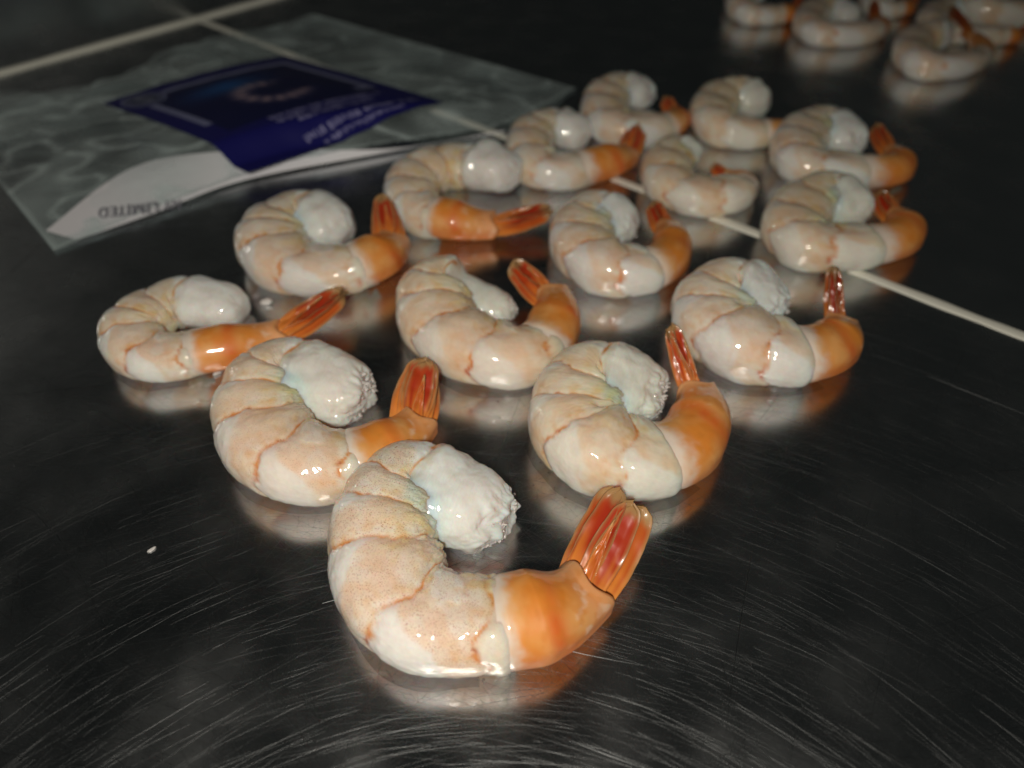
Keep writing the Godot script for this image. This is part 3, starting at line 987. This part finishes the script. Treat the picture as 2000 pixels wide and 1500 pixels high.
func bag() -> void:
	var o := root_at("plastic_bag", Vector3(-0.12, 0, -0.35))
	tag(o, "clear plastic bag with dark blue printed label lying at the worktop's end", "bag")
	var film := StandardMaterial3D.new()
	film.albedo_color = Color(0.86, 0.92, 0.92, 1.0)
	film.vertex_color_use_as_albedo = true
	film.transparency = BaseMaterial3D.TRANSPARENCY_ALPHA
	film.roughness = 0.32
	film.metallic_specular = 0.5
	var at0 := o.position
	for part in 2:
		var rows := 150
		var cols := 150
		var v := PackedVector3Array()
		var cloud := PackedColorArray()
		for i in rows:
			var t := float(i) / (rows - 1)
			for j in cols:
				var s := float(j) / (cols - 1)
				var q := edge(front_edge, s).lerp(edge(back_edge, s), t)
				var y := bag_height(q, s, t) if part == 0 else 0.0004
				v.append(Vector3(q.x, y, q.y) - at0)
				# how milky the film is: creases whiter, smooth stretches clearer
				var crease := pow(1.0 - absf(n_big.get_noise_2d(q.x * 170.0 + 40.0, q.y * 260.0)), 14.0)
				var milky := 0.17 + 0.24 * n_big.get_noise_2d(q.x * 160.0, q.y * 160.0) + 0.42 * crease + 0.25 * sm(0.02, 0.0, minf(minf(s, 1.0 - s), minf(t, 1.0 - t)))
				milky -= 0.22 * exp(-((q - Vector2(-0.222, -0.300)) / 0.024).length_squared())
				cloud.append(Color(0.97, 1, 1, clampf(milky, 0.03, 0.8) * (1.0 if part == 0 else 0.3)))
		put("top_film" if part == 0 else "bottom_film", sheet(rows, cols, false, v, cloud, PackedVector2Array(), PackedVector2Array(), PackedVector3Array()), film, o)
	# welded border along the front
	# printed label
	var lm := StandardMaterial3D.new()
	lm.albedo_texture = label_texture()
	lm.roughness = 0.35
	var B := Vector2(-110.7, -275.2) * MM
	var Rr := Vector2(-32.3, -333.1) * MM
	var L := Vector2(-197.8, -340.8) * MM
	var T := Vector2(-124.7, -406.3) * MM
	var rows2 := 110
	var v2 := PackedVector3Array()
	var uv := PackedVector2Array()
	for i in rows2:
		var t := float(i) / (rows2 - 1)
		for j in rows2:
			var s := float(j) / (rows2 - 1)
			var q := B.lerp(Rr, s).lerp(L.lerp(T, s), t)
			var st := bag_param(q)
			v2.append(Vector3(q.x, calm_height(st.x, st.y), q.y) - at0)
			uv.append(Vector2(s, 1.0 - t))
	var lab := put("label", sheet(rows2, rows2, false, v2, PackedColorArray(), uv, PackedVector2Array(), PackedVector3Array()), lm, o)
	# white card inside, with printed words and rules
	var pm := StandardMaterial3D.new()
	pm.albedo_color = lin(0.72, 0.72, 0.76)
	pm.roughness = 0.7
	var e := [Vector3(-166.5, 0.9, -233.8), Vector3(-144, 0.9, -253.4), Vector3(-114.4, 1.2, -280.4), Vector3(-56, 1.0, -306.7), Vector3(-3.7, 0.9, -327.6)]
	var f := [Vector3(-179.7, 2.4, -237.9), Vector3(-157, 9.0, -278), Vector3(-112, 9.0, -292.5), Vector3(-55, 3.0, -306.0), Vector3(-3.7, 1.2, -328.6)]
	var v3 := PackedVector3Array()
	for i in 12:
		var t := i / 11.0
		for j in 41:
			var k := mini(j / 10, 3)
			var h := j / 10.0 - k
			var a := (e[k] as Vector3).cubic_interpolate(e[k + 1], e[maxi(k - 1, 0)], e[mini(k + 2, 4)], h)
			var b := (f[k] as Vector3).cubic_interpolate(f[k + 1], f[maxi(k - 1, 0)], f[mini(k + 2, 4)], h)
			v3.append(a.lerp(b, t) * MM - at0)
	var card := put("card", sheet(12, 41, false, v3, PackedColorArray(), PackedVector2Array(), PackedVector2Array(), PackedVector3Array()), pm, o)
	var ink := StandardMaterial3D.new()
	ink.albedo_color = lin(0.16, 0.16, 0.20)
	ink.roughness = 0.8
	var tm := TextMesh.new()
	tm.text = "NY LIMITED"
	var font := SystemFont.new()
	font.font_names = PackedStringArray(["Droid Sans"])
	tm.font = font
	tm.font_size = 32
	tm.pixel_size = 0.00019
	tm.depth = 0.0002
	var words := put("printed_words", tm, ink, card)
	# lies on the card's sloping front, read from behind
	var X := (Vector3(-0.162, 0.0032, -0.2494) - Vector3(-0.1364, 0.0036, -0.2545)).normalized()
	var Z := Vector3(-0.35, 0.80, 0.45)
	Z = (Z - X * Z.dot(X)).normalized()
	words.transform = Transform3D(Basis(X, Z.cross(X), Z), Vector3(-0.1475, 0.0045, -0.2512) - at0)


func bag_param(q: Vector2) -> Vector2:
	# nearest (s, t) of the bag for a point, by a few steps
	var s := 0.5
	var t := 0.4
	for k in 12:
		var a := edge(front_edge, s).lerp(edge(back_edge, s), t)
		var ds := (edge(front_edge, minf(s + 0.01, 1.0)).lerp(edge(back_edge, minf(s + 0.01, 1.0)), t) - a) / 0.01
		var dt := edge(back_edge, s) - edge(front_edge, s)
		var d := q - a
		var det := ds.x * dt.y - ds.y * dt.x
		if absf(det) < 1e-9: break
		s = clampf(s + 0.7 * (d.x * dt.y - d.y * dt.x) / det, 0.02, 0.98)
		t = clampf(t + 0.7 * (ds.x * d.y - ds.y * d.x) / det, 0.02, 0.98)
	return Vector2(s, t)


func label_texture() -> ImageTexture:
	var n := 512
	var im := Image.create(n, n, false, Image.FORMAT_RGB8)
	var navy := Color(0.105, 0.105, 0.37)
	var pale := Color(0.46, 0.48, 0.62)
	var r := RandomNumberGenerator.new()
	r.seed = 3
	im.fill(navy)
	# darker inner panel
	im.fill_rect(Rect2i(60, 60, 390, 330), Color(0.085, 0.10, 0.27))
	# frame lines
	im.fill_rect(Rect2i(120, 48, 350, 22), pale)
	im.fill_rect(Rect2i(448, 48, 22, 300), pale)
	im.fill_rect(Rect2i(418, 340, 52, 18), pale)
	im.fill_rect(Rect2i(44, 120, 20, 210), pale)
	# round emblem with a curl in it
	for y in range(10, 120):
		for x in range(10, 130):
			var d := Vector2(x - 66, y - 64).length()
			if d < 50.0: im.set_pixel(x, y, Color(0.24, 0.26, 0.36))
			if (d > 44.0 and d < 50.0) or (d > 33.0 and d < 36.0): im.set_pixel(x, y, pale)
			var s1 := absf(Vector2(x - 66, y - 54).length() - 11.0)
			var s2 := absf(Vector2(x - 66, y - 76).length() - 11.0)
			if (s1 < 3.5 and (x < 68 or y < 52)) or (s2 < 3.5 and (x > 64 or y > 78)): im.set_pixel(x, y, Color(0.5, 0.52, 0.6))
	# printed picture: a blue swash and a pale curled shape
	for y in range(80, 390):
		for x in range(70, 440):
			var q := Vector2(x, y)
			var old := im.get_pixel(x, y)
			var b := exp(-pow((y - 150 + 0.15 * (x - 200)) / 42.0, 2.0)) * exp(-pow((x - 225) / 95.0, 2.0))
			old = old.lerp(Color(0.10, 0.36, 0.62), b * 0.85)
			var ring := absf(Vector2((x - 270) * 0.9, (y - 250)).length() - 62.0)
			var open := 0.0 if x > 300 and absf(y - 240) < 45 else 1.0
			var k := exp(-pow(ring / 20.0, 2.0)) * open * (0.75 + 0.25 * sin(q.angle_to_point(Vector2(270, 250)) * 14.0))
			old = old.lerp(Color(0.72, 0.62, 0.64), k * 0.9)
			im.set_pixel(x, y, old)
	# lines of small print too small to read: rows of short strokes
	for row in [[150, 392, 440, 16], [150, 414, 400, 16], [190, 436, 380, 12], [170, 470, 470, 14], [200, 492, 420, 9]]:
		var x: int = row[0]
		while x < row[2]:
			var w := r.randi_range(3, 9)
			im.fill_rect(Rect2i(x, row[1] + r.randi_range(0, 2), w, row[3] - r.randi_range(0, 4)), Color(0.52, 0.52, 0.68))
			if r.randf() < 0.4: im.fill_rect(Rect2i(x + 2, row[1] + 4, maxi(w - 4, 1), 4), navy)
			x += w + r.randi_range(2, 4) + (8 if r.randf() < 0.15 else 0)
	return ImageTexture.create_from_image(im)
